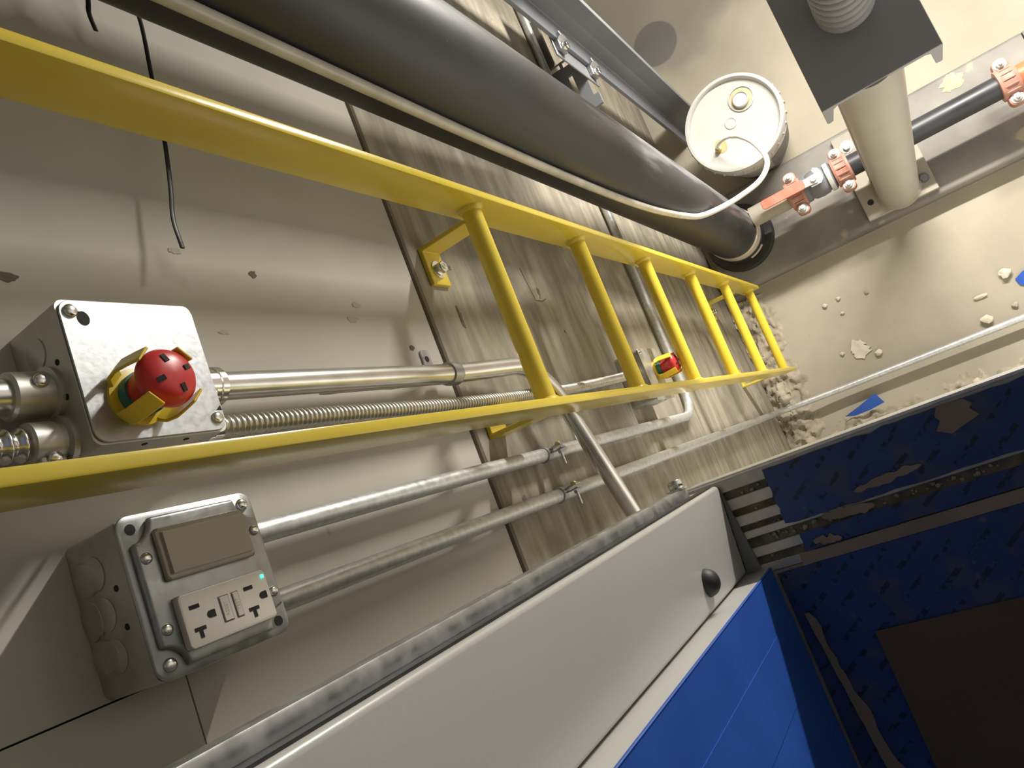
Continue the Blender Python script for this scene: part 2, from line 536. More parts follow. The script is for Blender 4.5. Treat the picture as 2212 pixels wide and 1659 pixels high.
# ================================================================== THE SETTING
YD = 0.005       # face of the drywall (set back behind the concrete)
wall = struct(MB().box(-1.2, 1.95, 0.03, 0.25, -0.1, 4.2).build('wall_left', WALL))
for k, (z0, z1) in enumerate(((-0.02, 0.300), (0.306, 0.806), (0.812, 1.708))):
    MB().box(-0.42, 1.80, 0.0, 0.032, z0, z1, b=0.0025, seg=1).build('concrete_panel', CON, wall)
MB().prism([(-.45, 1.7125), (1.8, 1.7125), (1.8, 4.2), (-.1205, 4.2), (-.1205, 2.157), (-.45, 2.157)], (0, YD, 0), UX, UZ, (0, .022, 0)).build('drywall_panel', DRY, wall)
MB().box(-.45, -.1218, YD, YD + .022, 2.1582, 4.2).build('drywall_panel', DRY, wall)

floor = struct(MB().box(-0.32, 1.80, -2.45, 0.02, -0.2, 0.0).build('floor', FLOOR, loc=(0, 0, 0)))
struct(MB().box(1.78, 1.98, -2.6, 0.25, -0.2, 4.2).build('wall_back', WALL))
struct(MB().box(-3.2, 1.98, -2.62, -2.42, -0.2, 4.2).build('wall_right', WALL))
struct(MB().box(-0.52, -0.30, -2.45, 0.02, -0.2, 1.655).build('wall_front', WALL))
struct(MB().box(-1.6, -0.252, -2.45, 0.02, 1.55, 1.6985).build('floor_landing', SLAB))

struct(MB().box(-3.2, -0.60, 0.02, 0.20, 1.55, 4.2).build('wall_lobby_left', SLAB))
struct(MB().box(-3.4, -3.2, -2.62, 0.20, 1.55, 4.2).build('wall_lobby_back', SLAB))
struct(MB().box(-3.4, -0.252, -2.62, 0.20, 3.75, 3.9).build('ceiling_lobby', SLAB))
struct(MB().box(-3.2, -1.6, -2.45, 0.02, 1.55, 1.6985).build('floor_lobby', SLAB))

# strike column of the landing door (white enamel) and the taped door frame beside it
door = struct(MB().prism([(-.152, -.2525), (-.246, -.2440), (-.246, -.208), (-.152, -.208)], (0, 0, 1.704), UX, V(0, 1, 0), (0, 0, 2.048), b=.0045, seg=4).build('door_1', DOORW, loc=(-.2, -.23, 1.70)))
mb = MB()
dome = [(0.0125 * math.cos(a), 0.0125 * math.sin(a) * .95) for a in [math.radians(10 * k) for k in range(10)]]
mb.lathe([(0.0128, 0)] + dome, (-.2215, -.2458, 1.828), NY, 28)
tag(mb.build('bumper', RUBBER, door), 'black rubber door bumper')
MB().box(-.1535, -.1505, -.2475, -.2370, 1.716, 3.7).build('gap_shade_strip', RUBBER, door)  # black strip standing in for the shade of the gap beside the bar
bar = MB().box(-.1525, -.1405, -.2365, -.2230, 1.752, 3.7, b=.0015).build('edge_bar', GALV, door)
tag(bar, 'galvanised bar along the column edge')
bolt('bolt', (-.1405, -.2300, 1.762), (1, 0, 0), .0078, .0085, bar)
MB().prism([(-.156, -.2515), (-.240, -.2590), (-.2455, -.2585), (-.2455, -.2440)], (0, 0, 1.7004), UX, V(0, 1, 0), (0, 0, .0030)).build('foot_wedge', STEEL, door)  # thin dark grey wedge along the column foot, widening towards the landing

jamb = struct(MB().box(-1.0, -.2475, -.2675, -.150, 1.699, 3.75, b=.002).build('trim_1', DOORW, loc=(-.5, -.2, 1.699)))
jt = thing('jamb_tape', 'bright blue masking tape covering the white door frame, lit from the pit', 'masking tape', (-.4, -.2695, 1.70))
for k, (xa, xb) in enumerate(((-.2485, -.2955), (-.294, -.3475), (-.346, -.404), (-.4025, -.47), (-.468, -.60), (-.598, -.8))):
    t = .0011 + .0005 * (k % 2)
    n = 60
    out = []
    for i in range(n + 1):
        z = 1.7025 + (3.4 - 1.7025) * i / n
        out.append((xa + .0006 * noise.noise((z * 30, k, 0)), z))
    for i in range(n, -1, -1):
        z = 1.7025 + (3.4 - 1.7025) * i / n
        out.append((xb + .0006 * noise.noise((z * 26, k, 4)), z))
    MB().prism(out, (0, -.2676 - t, 0), UX, UZ, (0, t, 0)).build('tape_strip', FILM, jt)
# the tape edge wrapped round onto the front of the frame
MB().box(-.2480, -.2466, -.2690, -.2665, 1.7025, 3.4, b=.0004, seg=1).build('tape_fold', FILM, jt)

# aluminium door sill
sill = thing('door_sill', 'grooved aluminium door sill along the edge of the landing', 'door sill', (-.20, -.8, 1.655))
MB().box(-.252, -.1485, -2.3, -.2150, 1.655, 1.6935, b=.001, seg=1).build('sill_base', GRIT, sill)
for xa, xb in ((-.1475, -.1625), (-.1705, -.1825), (-.1895, -.2005), (-.2065, -.2145), (-.2245, -.2345), (-.2425, -.2515)):
    MB().box(xb, xa, -2.3, -.2150, 1.690, 1.700, b=.0007, seg=1).build('sill_rib', ALU, sill)
nos = MB().box(-.1500, -.1462, -2.3, -.2150, 1.660, 1.7018, b=.0012, seg=2).build('sill_nosing', ZINC, sill)
tag(nos, 'bright metal lip at the pit edge')

fl = thing('sill_film', 'dark blue printed protective film stuck over the door sill grooves', 'protective film', (-.19, -.7, 1.70))
MB().sheet(-.1530, -.2115, -.300, -2.2, 1.7006, .0006, 14, 160, .0012, .0022, 1.0).build('film_strip', PRINT, fl)
MB().sheet(-.2235, -.2415, -.308, -2.2, 1.7006, .0006, 8, 160, .0008, .0010, 2.0).build('film_strip', PRINT, fl)
fl2 = thing('landing_film', 'blue protective film on the landing floor behind the sill', 'protective film', (-.3, -.7, 1.70))
MB().sheet(-.2545, -.3400, -.272, -2.2, 1.7000, .0006, 16, 160, .0012, .0006, 3.0).build('film_strip', PRINT, fl2)
MB().sheet(-.3300, -1.05, -.272, -.345, 1.7008, .0006, 60, 24, .0010, .0010, 4.0).build('film_strip', PRINT, fl2)
tag(MB().sheet(-.2425, -.2540, -.300, -2.2, 1.7018, .0006, 4, 160, .0006, .0005, 6.0).build('paper_tape', TAN), 'narrow tan paper tape along the back of the door sill', 'tape')
tag(MB().sheet(-.330, -1.3, -.337, -2.2, 1.7028, .0025, 30, 60, .0008, .0004, 9.0).build('cardboard_sheet', CARD), 'dark brown floor protection board on the landing', 'floor board')
pts = []
for i in range(25):
    t = i / 24
    pts.append((-.298 - .19 * t, -.2815 - .0165 * t + .0012 * noise.noise((t * 14, 2, 0))))
for i in range(24, -1, -1):
    t = i / 24
    wd = .0045 + .0085 * t + .0075 * max(0, noise.noise((t * 6.5, 7, 1))) + .0015 * noise.noise((t * 30, 3, 3))
    pts.append((-.298 - .19 * t, -.2815 - .0165 * t - wd))
tag(MB().prism(pts, (0, 0, 1.7040), UX, V(0, 1, 0), (0, 0, .0008)).build('torn_paper_strip', TAN), 'torn tan paper strip on the blue landing film beside the frame', 'paper strip')
pts = [(-.152, -.468), (-.1535, -.490), (-.160, -.495), (-.163, -.491), (-.171, -.4965), (-.1755, -.482), (-.1795, -.470), (-.173, -.4595), (-.1655, -.4655), (-.160, -.463)]
tag(MB().prism(pts, (0, 0, 1.7030), UX, V(0, 1, 0), (0, 0, .0006)).build('film_scrap', TAN), 'small square tan paper scrap on the blue sill film', 'paper scrap')
def ragged(x0, y0, x1, y1, w_, seed, n=22):
    d = Vector((x1 - x0, y1 - y0)); p = Vector((-d.y, d.x)).normalized()
    a, b = [], []
    for i in range(n + 1):
        t = i / n
        c = Vector((x0, y0)) + d * t
        k = math.sin(math.pi * min(1, max(0, t))) ** .45
        a.append(c + p * (w_ * k * (1 + .9 * noise.noise((t * 7, seed, 0)))))
        b.append(c - p * (w_ * k * (1 + .9 * noise.noise((t * 7, seed, 5)))))
    return [tuple(q) for q in a] + [tuple(q) for q in b[::-1][1:-1]]
for k, (q, lab) in enumerate(((ragged(-.2150, -.335, -.2185, -.385, .0048, 1.0), 'torn tan flap lying across the open sill groove near the ribs'),
                             (ragged(-.2010, -.372, -.1965, -.436, .0040, 4.0), 'thin torn tan sliver on the film farther along the sill groove'),
                             (ragged(-.2340, -.318, -.2385, -.345, .0040, 8.0), 'small torn flap at the end of the sill ribs'))):
    tag(MB().prism(q, (0, 0, 1.7034), UX, V(0, 1, 0), (0, 0, .0007)).build('torn_film_flap', TAN), lab, 'paper scrap')

def rock(r, seed, sub=1):
    bm = bmesh.new()
    bmesh.ops.create_icosphere(bm, subdivisions=sub, radius=r)
    for v in bm.verts:
        v.co *= 1 + 0.55 * noise.noise(v.co * (1.1 / r) + Vector((seed * 3.1, seed, 0)))
        v.co.z *= 0.7
    return bm

mb = MB()
for k in range(260):
    y = -.27 - 1.2 * random.random() ** 1.5
    x = random.choice((-.2185, -.2185, -.2185, -.2195, -.166, -.186, -.2035, -.2385)) + random.uniform(-.003, .003)
    if y < -.31 and abs(x + .219) > .006:
        continue
    r = random.uniform(.0008, .0028)
    bm = rock(r, k)
    bmesh.ops.translate(bm, verts=bm.verts, vec=(x, y, 1.6945 + r * .6))
    mb.bm(bm); bm.free()
tag(mb.build('groove_grit', DIRT, smooth=0), 'mortar grit lying in the grooves of the door sill', 'grit', kind='stuff')

# ================================================================== LADDER
lad = thing('pit_ladder', 'yellow steel ladder with six rungs fixed to the pit wall', 'ladder', (.127, -.108, .14))
XI, XO, YR = .255, 0.0, -.108
for xa, xb in ((XI, XI + .010), (-.010, 0.0)):
    MB().box(xa, xb, YR - .0245, YR + .0245, .14, 3.35, b=.0016).build('rail', YEL, lad)
for i in range(6):
    z = 1.711 - .3048 * i
    r = MB().lathe([(.0122, 0), (.0122, XI)], (0, YR, z), (1, 0, 0), 24).build('rung', YEL, lad)
    for xx, s in ((0.0, 1), (XI, -1)):
        mb = MB()
        prof = [(.0165, 0.0), (.0160, .002), (.0142, .0042), (.0124, .0060)]
        mb.lathe(prof, (xx, YR, z), (s, 0, 0), 20)
        mb.build('weld_bead', YEL, r)
for s, x0 in ((1, XI), (-1, 0.0)):
    for z0 in (1.643, .252):
        mb = MB()
        xa = x0 + (.0005 if s > 0 else -.0065)      # arm flush with the rail
        t = .006
        ys = YR + .0245
        # L-shaped flat: arm along Y, then foot turned inward along the wall
        if s > 0:
            out = [(xa, ys - .012), (xa + t, ys - .012), (xa + t, -.0001), (xa - .048, -.0001), (xa - .048, -.0065), (xa, -.0065)]
        else:
            out = [(xa + t, ys - .012), (xa, ys - .012), (xa, -.0001), (xa + .054, -.0001), (xa + .054, -.0065), (xa + t, -.0065)]
        mb.prism(out, (0, 0, z0), UX, V(0, 1, 0), (0, 0, .040), b=.0009, seg=1)
        bk = mb.build('bracket', YEL, lad)
        bx = xa - .026 if s > 0 else xa + .032
        bolt('bolt', (bx, -.0065, z0 + .020), NY, .0085, .0095, bk, washer=.0125)

# ================================================================== STOP SWITCH BOXES
def estop(cx, cz, yc, parent, tilt=0.0):
    """mushroom push button with a four-pronged yellow guard, axis -Y, standing on plane y = yc"""
    g = MB()
    g.lathe([(.0200, 0), (.0200, .003), (.0145, .004), (.0145, .002)], (cx, yc, cz), NY, 28)
    gd = g.build('button_guard', YPL, parent)
    for k in range(4):
        a = math.radians(45 + 90 * k + tilt)
        ux, uz = math.cos(a), math.sin(a)
        o = Vector((cx, yc, cz))
        rad, tan_ = V(ux, 0, uz), V(-uz, 0, ux)
        pr = MB()
        # curved blade: sheet in the tangential direction, rising along -Y and bowed outwards
        prof = [(.0185, 0.0), (.0235, .006), (.0250, .016), (.0238, .028), (.0222, .040), (.0202, .040), (.0218, .028), (.0228, .016), (.0212, .007), (.0160, .003)]
        pr.prism([(p, q) for p, q in prof], o - tan_ * .0062, rad, V(0, -1, 0), tan_ * .0124, b=.0006, seg=1)
        pr.build('prong', YPL, gd)
    MB().lathe([(.0150, .002), (.0150, .012), (.0140, .0125)], (cx, yc, cz), NY, 28).build('gasket', GREEN, parent)
    hd = MB()
    hd.lathe([(.0135, .010), (.0142, .018), (.0160, .0245), (.0185, .0290), (.0196, .0315), (.0198, .0340), (.0192, .0372), (.0172, .0402), (.0135, .0424), (.0085, .0437), (.0001, .0442)],
             (cx, yc, cz), NY, 40)
    b = hd.build('mushroom_button', RED, parent, smooth=50)
    for k in range(4):
        a = math.radians(20 + 90 * k)
        ux, uz = math.cos(a), math.sin(a)
        c = Vector((cx + ux * .0108, yc - .0427, cz + uz * .0108))
        rad, tan_ = V(ux, 0, uz), V(-uz, 0, ux)
        nrm = (V(0, -1, 0) + rad * .30).normalized()
        u2 = nrm.cross(tan_)
        MB().prism([(-.0017, -.0028), (.0017, -.0028), (.0017, .0028), (-.0017, .0028)], c, tan_, u2, nrm * .0010).build('slot', DARK, b)
    return b

def steel_box(root, cx, cz, yb, depth, half=.0505):
    """open galvanised square box with rounded corners and knock-outs; front edge at y = yb - depth"""
    mb = MB()
    out = rrect(cx, cz, half * 2, half * 2, .006)
    mb.prism(out, (0, yb, 0), UX, UZ, (0, -depth, 0))
    body = mb.build('box_body', GALVB, root)
    yf = yb - depth
    ym = yb - depth * .45
    for dx in (-.026, .0, .026):                      # knock-out discs on the top and bottom faces
        for zs in (1, -1):
            MB().lathe([(.0108, -.0002), (.0108, .0007), (.0098, .0010)], (cx + dx, ym, cz + zs * half), (0, 0, zs), 22).build('knockout', GALVB, body)
    for dz in (-.027, 0, .027):
        for xs in (1, -1):
            MB().lathe([(.0108, -.0002), (.0108, .0007), (.0098, .0010)], (cx + xs * half, ym, cz + dz), (xs, 0, 0), 22).build('knockout', GALVB, body)
    for dx in (-.012, .012):                          # small pilot holes near the front edge
        for zs in (1, -1):
            MB().lathe([(.0021, -.0005), (.0021, .0004)], (cx + dx, yf + .013, cz + zs * half), (0, 0, zs), 12).build('pilot_hole', DARK, body)
    for dz in (-.02, .012):
        MB().lathe([(.0021, -.0005), (.0021, .0004)], (cx - half, yf + .008, cz + dz), (-1, 0, 0), 12).build('pilot_hole', DARK, body)
    return body, yf

# --- upper box
EX, EZ = .079, 2.161
sb = thing('stop_switch_box', 'galvanised box with red mushroom stop button and yellow guard on the drywall', 'stop switch', (EX, YD, EZ - .05))
body, yf = steel_box(sb, EX, EZ, YD, .0590)
# cover plate with the missing corner and a keyhole
out = []
h = .0495
for sx, sz, a0 in ((1, 1, 0), (-1, 1, 90), (-1, -1, 180), (1, -1, 270)):
    rr = .0085 if not (sx > 0 and sz < 0) else .006
    if sx > 0 and sz < 0:
        out += [(EX + h - .0065, EZ - h), (EX + h, EZ - h + .0065)]
        continue
    for k in range(5):
        a = math.radians(a0 + 90 * k / 4)
        out.append((EX + sx * (h - rr) + rr * math.cos(a), EZ + sz * (h - rr) + rr * math.sin(a)))
# order corners around the outline
out.sort(key=lambda p: math.atan2(p[1] - EZ, p[0] - EX))
CP = mat('brushed_cover_plate', (0.47, 0.49, 0.515), (0.52, 0.54, 0.565), 220, 0.33, 0.75, bump=0.05, bscale=150, rough2=0.42, detail=3)
cover = MB().prism(out, (0, yf - .0004, 0), UX, UZ, (0, -.0016, 0), b=.0003, seg=1).build('cover_plate', CP, sb)
yc = yf - .0020
screw((EX + .0415, yc, EZ + .0425), NY, .0046, cover)
screw((EX - .0405, yc, EZ - .0425), NY, .0046, cover)
MB().prism([(EX + .0365 + .0052 * math.cos(a), EZ + .0350 + .0042 * math.sin(a)) for a in [k * math.pi / 9 for k in range(18)]], (0, yc + .0003, 0), UX, UZ, (0, -.0005, 0)).build('keyhole', DARK, cover)
MB().prism([(EX + .038, EZ + .0375), (EX + .041, EZ + .0355), (EX + .0435, EZ + .041), (EX + .0405, EZ + .043)], (0, yc + .0003, 0), UX, UZ, (0, -.0004, 0)).build('keyhole_neck', DARK, cover)
MB().prism([(EX - .0350, EZ - .0490), (EX - .0308, EZ - .0485), (EX - .0345, EZ - .0440)], (0, yc + .0003, 0), UX, UZ, (0, -.0004, 0)).build('corner_notch', DARK, cover)
estop(.0575, 2.176, yc, sb)

# connectors and conduits of the upper box
def emt_connector(root, x, y, z, s, r):
    """compression/set-screw fitting where a conduit enters a box; s = +1 above, -1 below"""
    MB().lathe([(r * 1.45, 0), (r * 1.45, .004), (r * 1.25, .005), (r * 1.25, .024), (r * 1.34, .0245), (r * 1.34, .030), (r * 1.02, .031)], (x, y, z), (0, 0, s), 28).build('connector', CHROME, root)

zt, zb = EZ + .0505, EZ - .0505
c = thing('rigid_conduit', 'thick shiny conduit from the bottom of the stop switch box, bending across the wall', 'conduit', (.076, -.022, zb))
path = fillet([(.076, -.022, zb), (.076, -.022, 1.74), (.076, -.040, 1.60), (.042, -.050, 1.562), (-.18, -.058, 1.478), (-.29, -.060, 1.44)], .05, 10)
MB().tube(path, .0117, 22).build('conduit_tube', EMT, c)
emt_connector(c, .076, -.022, zb, -1, .0117)
screw((.0665, -.034, zb - .0145), (-.55, -.8, 0), .0040, c)
st = thing('one_hole_strap', 'zinc one hole strap clamping the thick conduit at the drywall edge', 'pipe strap', (.076, -.022, 1.745))
MB().lathe([(.0119, -.009), (.0138, -.009), (.0142, -.005), (.0142, .005), (.0138, .009), (.0119, .009)], (.076, -.022, 1.747), (0, 0, 1), 28).build('strap_loop', GALV, st)
MB().prism(rrect(.104, 1.748, .028, .017, .005), (0, YD - .0005, 0), UX, UZ, (0, -.0022, 0), b=.0003, seg=1).build('strap_ear', GALV, st)
MB().lathe([(.0038, 0), (.0038, .0004)], (.106, YD - .0027, 1.748), NY, 16).build('hole', DARK, st)

c = thing('conduit_riser', 'shiny conduit entering the top of the stop switch box at the photo edge', 'conduit', (.0755, -.024, zt))
MB().tube([(.0755, -.024, zt), (.0755, -.024, 3.3)], .0117, 22).build('conduit_tube', EMT, c)
MB().lathe([(.0185, 0), (.0185, .003), (.0155, .004), (.0155, .026), (.0140, .028)], (.0755, -.024, zt), (0, 0, 1), 28).build('connector', GALVB, c)
screw((.0755 + .004, -.0395, zt + .0125), NY, .0048, c)
c = thing('flexible_conduit_riser', 'coarse ribbed flexible conduit entering the top of the stop switch box', 'flexible conduit', (.0425, -.027, zt))
n = 900
zs = [zt + .018 + (3.2 - zt - .018) * i / n for i in range(n + 1)]
MB().tube([(.0425, -.027, z) for z in zs], .011, 18, rf=lambda i: .0098 + .0014 * math.sin(2 * math.pi * (zs[i] - zt) / .0088)).build('conduit_tube', CHROME, c, smooth=70)
MB().lathe([(.0165, 0), (.0165, .004), (.0125, .005), (.0125, .0085), (.0135, .009), (.0135, .024), (.0118, .025)], (.0425, -.027, zt), (0, 0, 1), 26).build('connector', GALVB, c)
MB().box(.0260, .0350, -.034, -.020, zt + .006, zt + .022, b=.002).build('clamp_ear', GALVB, c)
screw((.0300, -.0345, zt + .0140), (-.3, -.95, 0), .0045, c)

c = thing('flexible_conduit', 'fine ribbed flexible steel conduit between the two stop switch boxes', 'flexible conduit', (.0405, -.026, zb))
base = spline([(.0405, -.027, zb - .010), (.0400, -.027, 1.98), (.0370, -.024, 1.80), (.0370, -.026, 1.62), (.0400, -.026, 1.46), (.0470, -.026, 1.30), (.0520, -.030, 1.20), (.0520, -.030, 1.1735)], 90)
L = [0]
for i in range(1, len(base)):
    L.append(L[-1] + (base[i] - base[i - 1]).length)
N = int(L[-1] / .0009)
pp = []
j = 0
for i in range(N + 1):
    t = L[-1] * i / N
    while j < len(L) - 2 and L[j + 1] < t:
        j += 1
    u = (t - L[j]) / max(1e-9, L[j + 1] - L[j])
    pp.append(base[j].lerp(base[j + 1], min(1, u)))
MB().tube(pp, .009, 14, rf=lambda i: .0079 + .0010 * math.sin(2 * math.pi * (i * .0009) / .0056)).build('conduit_tube', FLEX, c, smooth=75)
MB().lathe([(.0115, 0), (.0115, .005), (.0100, .006), (.0100, .014), (.0088, .015)], (.0405, -.027, zb), (0, 0, -1), 24).build('connector', CHROME, c)

# --- lower box
LX, LZ = .044, 1.118
sb2 = thing('stop_switch_box', 'small lower stop switch box behind the ladder near the third rung', 'stop switch', (LX, 0, LZ - .05))
body2, yf2 = steel_box(sb2, LX, LZ, 0.0, .048)
cov2 = MB().prism(rrect(LX, LZ, .103, .103, .006), (0, yf2 - .0004, 0), UX, UZ, (0, -.0018, 0), b=.0003, seg=1).build('cover_plate', GALVB, sb2)
screw((LX + .043, yf2 - .0022, LZ + .043), NY, .0044, cov2)
screw((LX - .043, yf2 - .0022, LZ - .043), NY, .0044, cov2)
estop(LX + .006, LZ - .012, yf2 - .0022, sb2, 0)

# ================================================================== OUTLET BOX
OX, OZ = -.070, 2.163
ob = thing('outlet_box', 'galvanised box with ivory outlet and blank rocker switch beside the ladder', 'outlet box', (OX, YD, OZ - .05))
body, yf = steel_box(ob, OX, OZ, YD, .056)
oc = MB()
oc.prism(rrect(OX, OZ, .103, .103, .009), (0, yf - .0002, 0), UX, UZ, (0, -.0035, 0), b=.0012, seg=2)
plate = oc.build('cover_plate', GALV, ob)
# raised field with notched corners
hh, nt_ = .0455, .014
fld = []
def arc(cx, cz, r, a0, a1, n=6):
    return [(cx + r * math.cos(math.radians(a0 + (a1 - a0) * k / n)), cz + r * math.sin(math.radians(a0 + (a1 - a0) * k / n))) for k in range(n + 1)]
for sx, sz in ((1, 1), (-1, 1), (-1, -1), (1, -1)):
    cx_, cz_ = OX + sx * (hh + .001), OZ + sz * (hh + .001)
    base_a = math.degrees(math.atan2(-sz, -sx))
    seg_ = arc(cx_, cz_, nt_, base_a - 47, base_a + 47)
    # keep the outline counter-clockwise: notch arcs run clockwise about their own corner
    fld += seg_[::-1]
rf = MB().prism(fld, (0, yf - .0034, 0), UX, UZ, (0, -.0058, 0), b=.0022, seg=3).build('raised_field', GALV, plate)
y1 = yf - .0092
for sx, sz, hole in ((1, -1, 0), (-1, 1, 0), (1, 1, 1), (-1, -1, 1)):
    p = (OX + sx * .0425, yf - .0037, OZ + sz * .0425)
    if hole:
        MB().lathe([(.0034, 0), (.0034, .0004)], p, NY, 18).build('screw_hole', DARK, plate)
    else:
        screw(p, NY, .0044, plate)
# devices
DXS, DXG = -.0485, -.0925
sw = MB().prism(rrect(DXS, OZ, .0335, .0675, .0025), (0, y1, 0), UX, UZ, (0, -.0042, 0), b=.0011, seg=2).build('rocker_switch', OUT2, ob)
MB().prism([(-.0138, -.0305), (.0138, -.0305), (.0138, .0305), (-.0138, .0305)], (DXS, y1 - .0041, OZ), UX, UZ, (0, -.0007, 0), b=.0003, seg=1).build('rocker_frame_line', OUT, sw)
MB().prism([(-.0305, 0), (.0305, 0), (.0305, .0019), (0, .0009), (-.0305, .0026)], (DXS - .0132, y1 - .0046, OZ), UZ, V(0, -1, 0), (.0264, 0, 0)).build('rocker', OUT2, sw)
gf = MB().prism(rrect(DXG, OZ, .0335, .0675, .0025), (0, y1, 0), UX, UZ, (0, -.0062, 0), b=.0010, seg=2).build('outlet', OUT, ob)
tag(gf, 'ivory duplex outlet with test buttons')
yg = y1 - .0062
def cut(name, pts, m=DARK, d=.0004):
    return MB().prism(pts, (0, yg + .0002, 0), UX, UZ, (0, -.0002 - d, 0)).build(name, m, gf)
def rc(cx, cz, wx, wz):
    return [(cx - wx / 2, cz - wz / 2), (cx + wx / 2, cz - wz / 2), (cx + wx / 2, cz + wz / 2), (cx - wx / 2, cz + wz / 2)]
for cz in (OZ + .0245, OZ - .0170):
    cut('blade_slot', rc(DXG + .0075, cz, .0024, .0070))
    cut('blade_slot', [(DXG - .0052, cz + .0040), (DXG - .0052, cz - .0040), (DXG - .0075, cz - .0040), (DXG - .0075, cz - .0012), (DXG - .0120, cz - .0012), (DXG - .0120, cz + .0012), (DXG - .0075, cz + .0012), (DXG - .0075, cz + .0040)])
    gz = cz - .0115
    cut('ground_slot', [(DXG + .0023, gz - .0016), (DXG + .0023, gz + .0018)] + [(DXG + .0023 * math.cos(a), gz + .0018 + .0026 * math.sin(a)) for a in [math.pi * k / 8 for k in range(1, 8)]] + [(DXG - .0023, gz + .0018), (DXG - .0023, gz - .0016)])
for cz, wz, txt in ((OZ + .0032, .0078, 'RESET'), (OZ - .0058, .0056, 'TEST')):
    cut('button_gap', rc(DXG, cz, .0168, wz), STEEL, .0002)
    MB().prism(rc(DXG, cz, .0156, wz - .0013), (0, yg, 0), UX, UZ, (0, -.0010, 0), b=.0003, seg=1).build('outlet_button', OUT, gf)
    cu = bpy.data.curves.new('lettering', 'FONT')
    cu.body = txt
    cu.size = .0036
    cu.align_x = 'CENTER'
    cu.align_y = 'CENTER'
    cu.extrude = .00006
    tmp = bpy.data.objects.new('tmp', cu)
    COL.objects.link(tmp)
    bpy.context.view_layer.update()
    me = bpy.data.meshes.new_from_object(tmp.evaluated_get(bpy.context.evaluated_depsgraph_get()))
    bpy.data.objects.remove(tmp)
    o = bpy.data.objects.new('lettering', me)
    o.data.materials.clear()
    o.data.materials.append(OUT2)
    COL.objects.link(o)
    o.parent = gf
    Mx = Matrix((V(1, 0, 0), V(0, 0, 1), V(0, -1, 0))).transposed().to_4x4()
    Mx.translation = Vector((DXG, yg - .00105, cz)) - WO[gf]
    o.matrix_local = Mx
cut('indicator_light', rc(DXG + .0120, OZ - .0305, .0022, .0022), LED, .0006)
for x, zz in ((DXS + .0005, .0413), (DXS + .0005, -.0413), (DXG, .0413), (DXG, -.0413)):
    screw((x, y1, OZ + zz), NY, .0036, plate)
# dried mud on the upper side of the box
for k, (dx, yy, a, b_) in enumerate(((.025, -.010, .014, .016), (.0, -.006, .016, .014), (-.024, -.010, .013, .018))):
    mb = MB()
    q = [(OX + dx + a * .8 * math.cos(t) * (1 + .25 * noise.noise((math.cos(t) * 2, math.sin(t) * 2, k))), yy + b_ * .8 * math.sin(t)) for t in [2 * math.pi * i / 20 for i in range(20)]]
    mb.prism(q, (0, 0, OZ + .0500), UX, V(0, 1, 0), (0, 0, .0018), b=.0006, seg=1)
    mb.build('dried_plaster', GALVB, body)

# conduits below the outlet box
def clamp(x, y, z, r, which):
    cl = thing('conduit_clamp', which, 'conduit clamp', (x, y, z))
    MB().lathe([(r + .0002, -.006), (r + .0016, -.006), (r + .0016, .006), (r + .0002, .006)], (x, y, z), (0, 0, 1), 26).build('clamp_ring', GALV, cl)
    # the two pinched ears standing off the conduit
    MB().prism([(0, 0), (.012, .004), (.0225, .004), (.0225, .0055), (.0115, .0058), (-.002, .0025)], (x + .001, y - r * .55, z), V(0, -1, 0), UX, (0, 0, -.013)).build('clamp_ear', GALV, cl)
    MB().prism([(0, 0), (.012, -.0005), (.0225, .0012), (.0225, -.0003), (.0118, -.0020), (-.002, -.003)], (x + .001, y - r * .55, z), V(0, -1, 0), UX, (0, 0, -.013)).build('clamp_ear', GALV, cl)
    bo = MB().lathe([(.0045, 0), (.0043, .0018), (.003, .0032), (.0001, .0036)], (x + .0070, y - r * .55 - .0165, z - .0065), (1, 0, 0), 18).build('bolt_head', BRASS, cl)
    MB().prism(hexpts(.0042), (x - .0015, y - r * .55 - .0165, z - .0065), V(0, 1, 0), UZ, (-.004, 0, 0)).build('nut', GALV, cl)
    MB().lathe([(.0021, 0), (.0021, .017)], (x - .004, y - r * .55 - .0165, z - .0065), (-1, 0, 0), 12).build('threaded_stud', CHROME, cl)

zc = OZ - .0505
c1 = thing('emt_conduit', 'upper galvanised conduit from the outlet box, bending behind the lower stop switch', 'conduit', (-.045, -.016, zc))
MB().tube(fillet([(-.045, -.016, zc), (-.045, -.016, 1.05), (-.045, -.014, .875), (.10, -.012, .868), (1.70, -.012, .868)], .085, 10), .0092, 18).build('conduit_tube', EMT2, c1)
MB().lathe([(.0140, 0), (.0140, .003), (.0116, .004), (.0116, .018), (.0096, .019)], (-.045, -.016, zc), (0, 0, -1), 22).build('connector', GALV, c1)
clamp(-.045, -.016, 1.592, .0092, 'conduit clamp with brass screw on the upper outlet conduit')
c2 = thing('emt_conduit', 'lower galvanised conduit from the outlet box, running down and across the pit floor', 'conduit', (-.100, -.016, zc))
MB().tube(fillet([(-.100, -.016, zc), (-.104, -.016, 1.0), (-.108, -.016, .050), (-.111, -.20, .036), (-.111, -2.4, .033)], .06, 10), .0092, 18).build('conduit_tube', EMT2, c2)
MB().lathe([(.0140, 0), (.0140, .003), (.0116, .004), (.0116, .018), (.0096, .019)], (-.100, -.016, zc), (0, 0, -1), 22).build('connector', GALV, c2)
clamp(-.1015, -.016, 1.592, .0092, 'conduit clamp with brass screw on the lower outlet conduit')

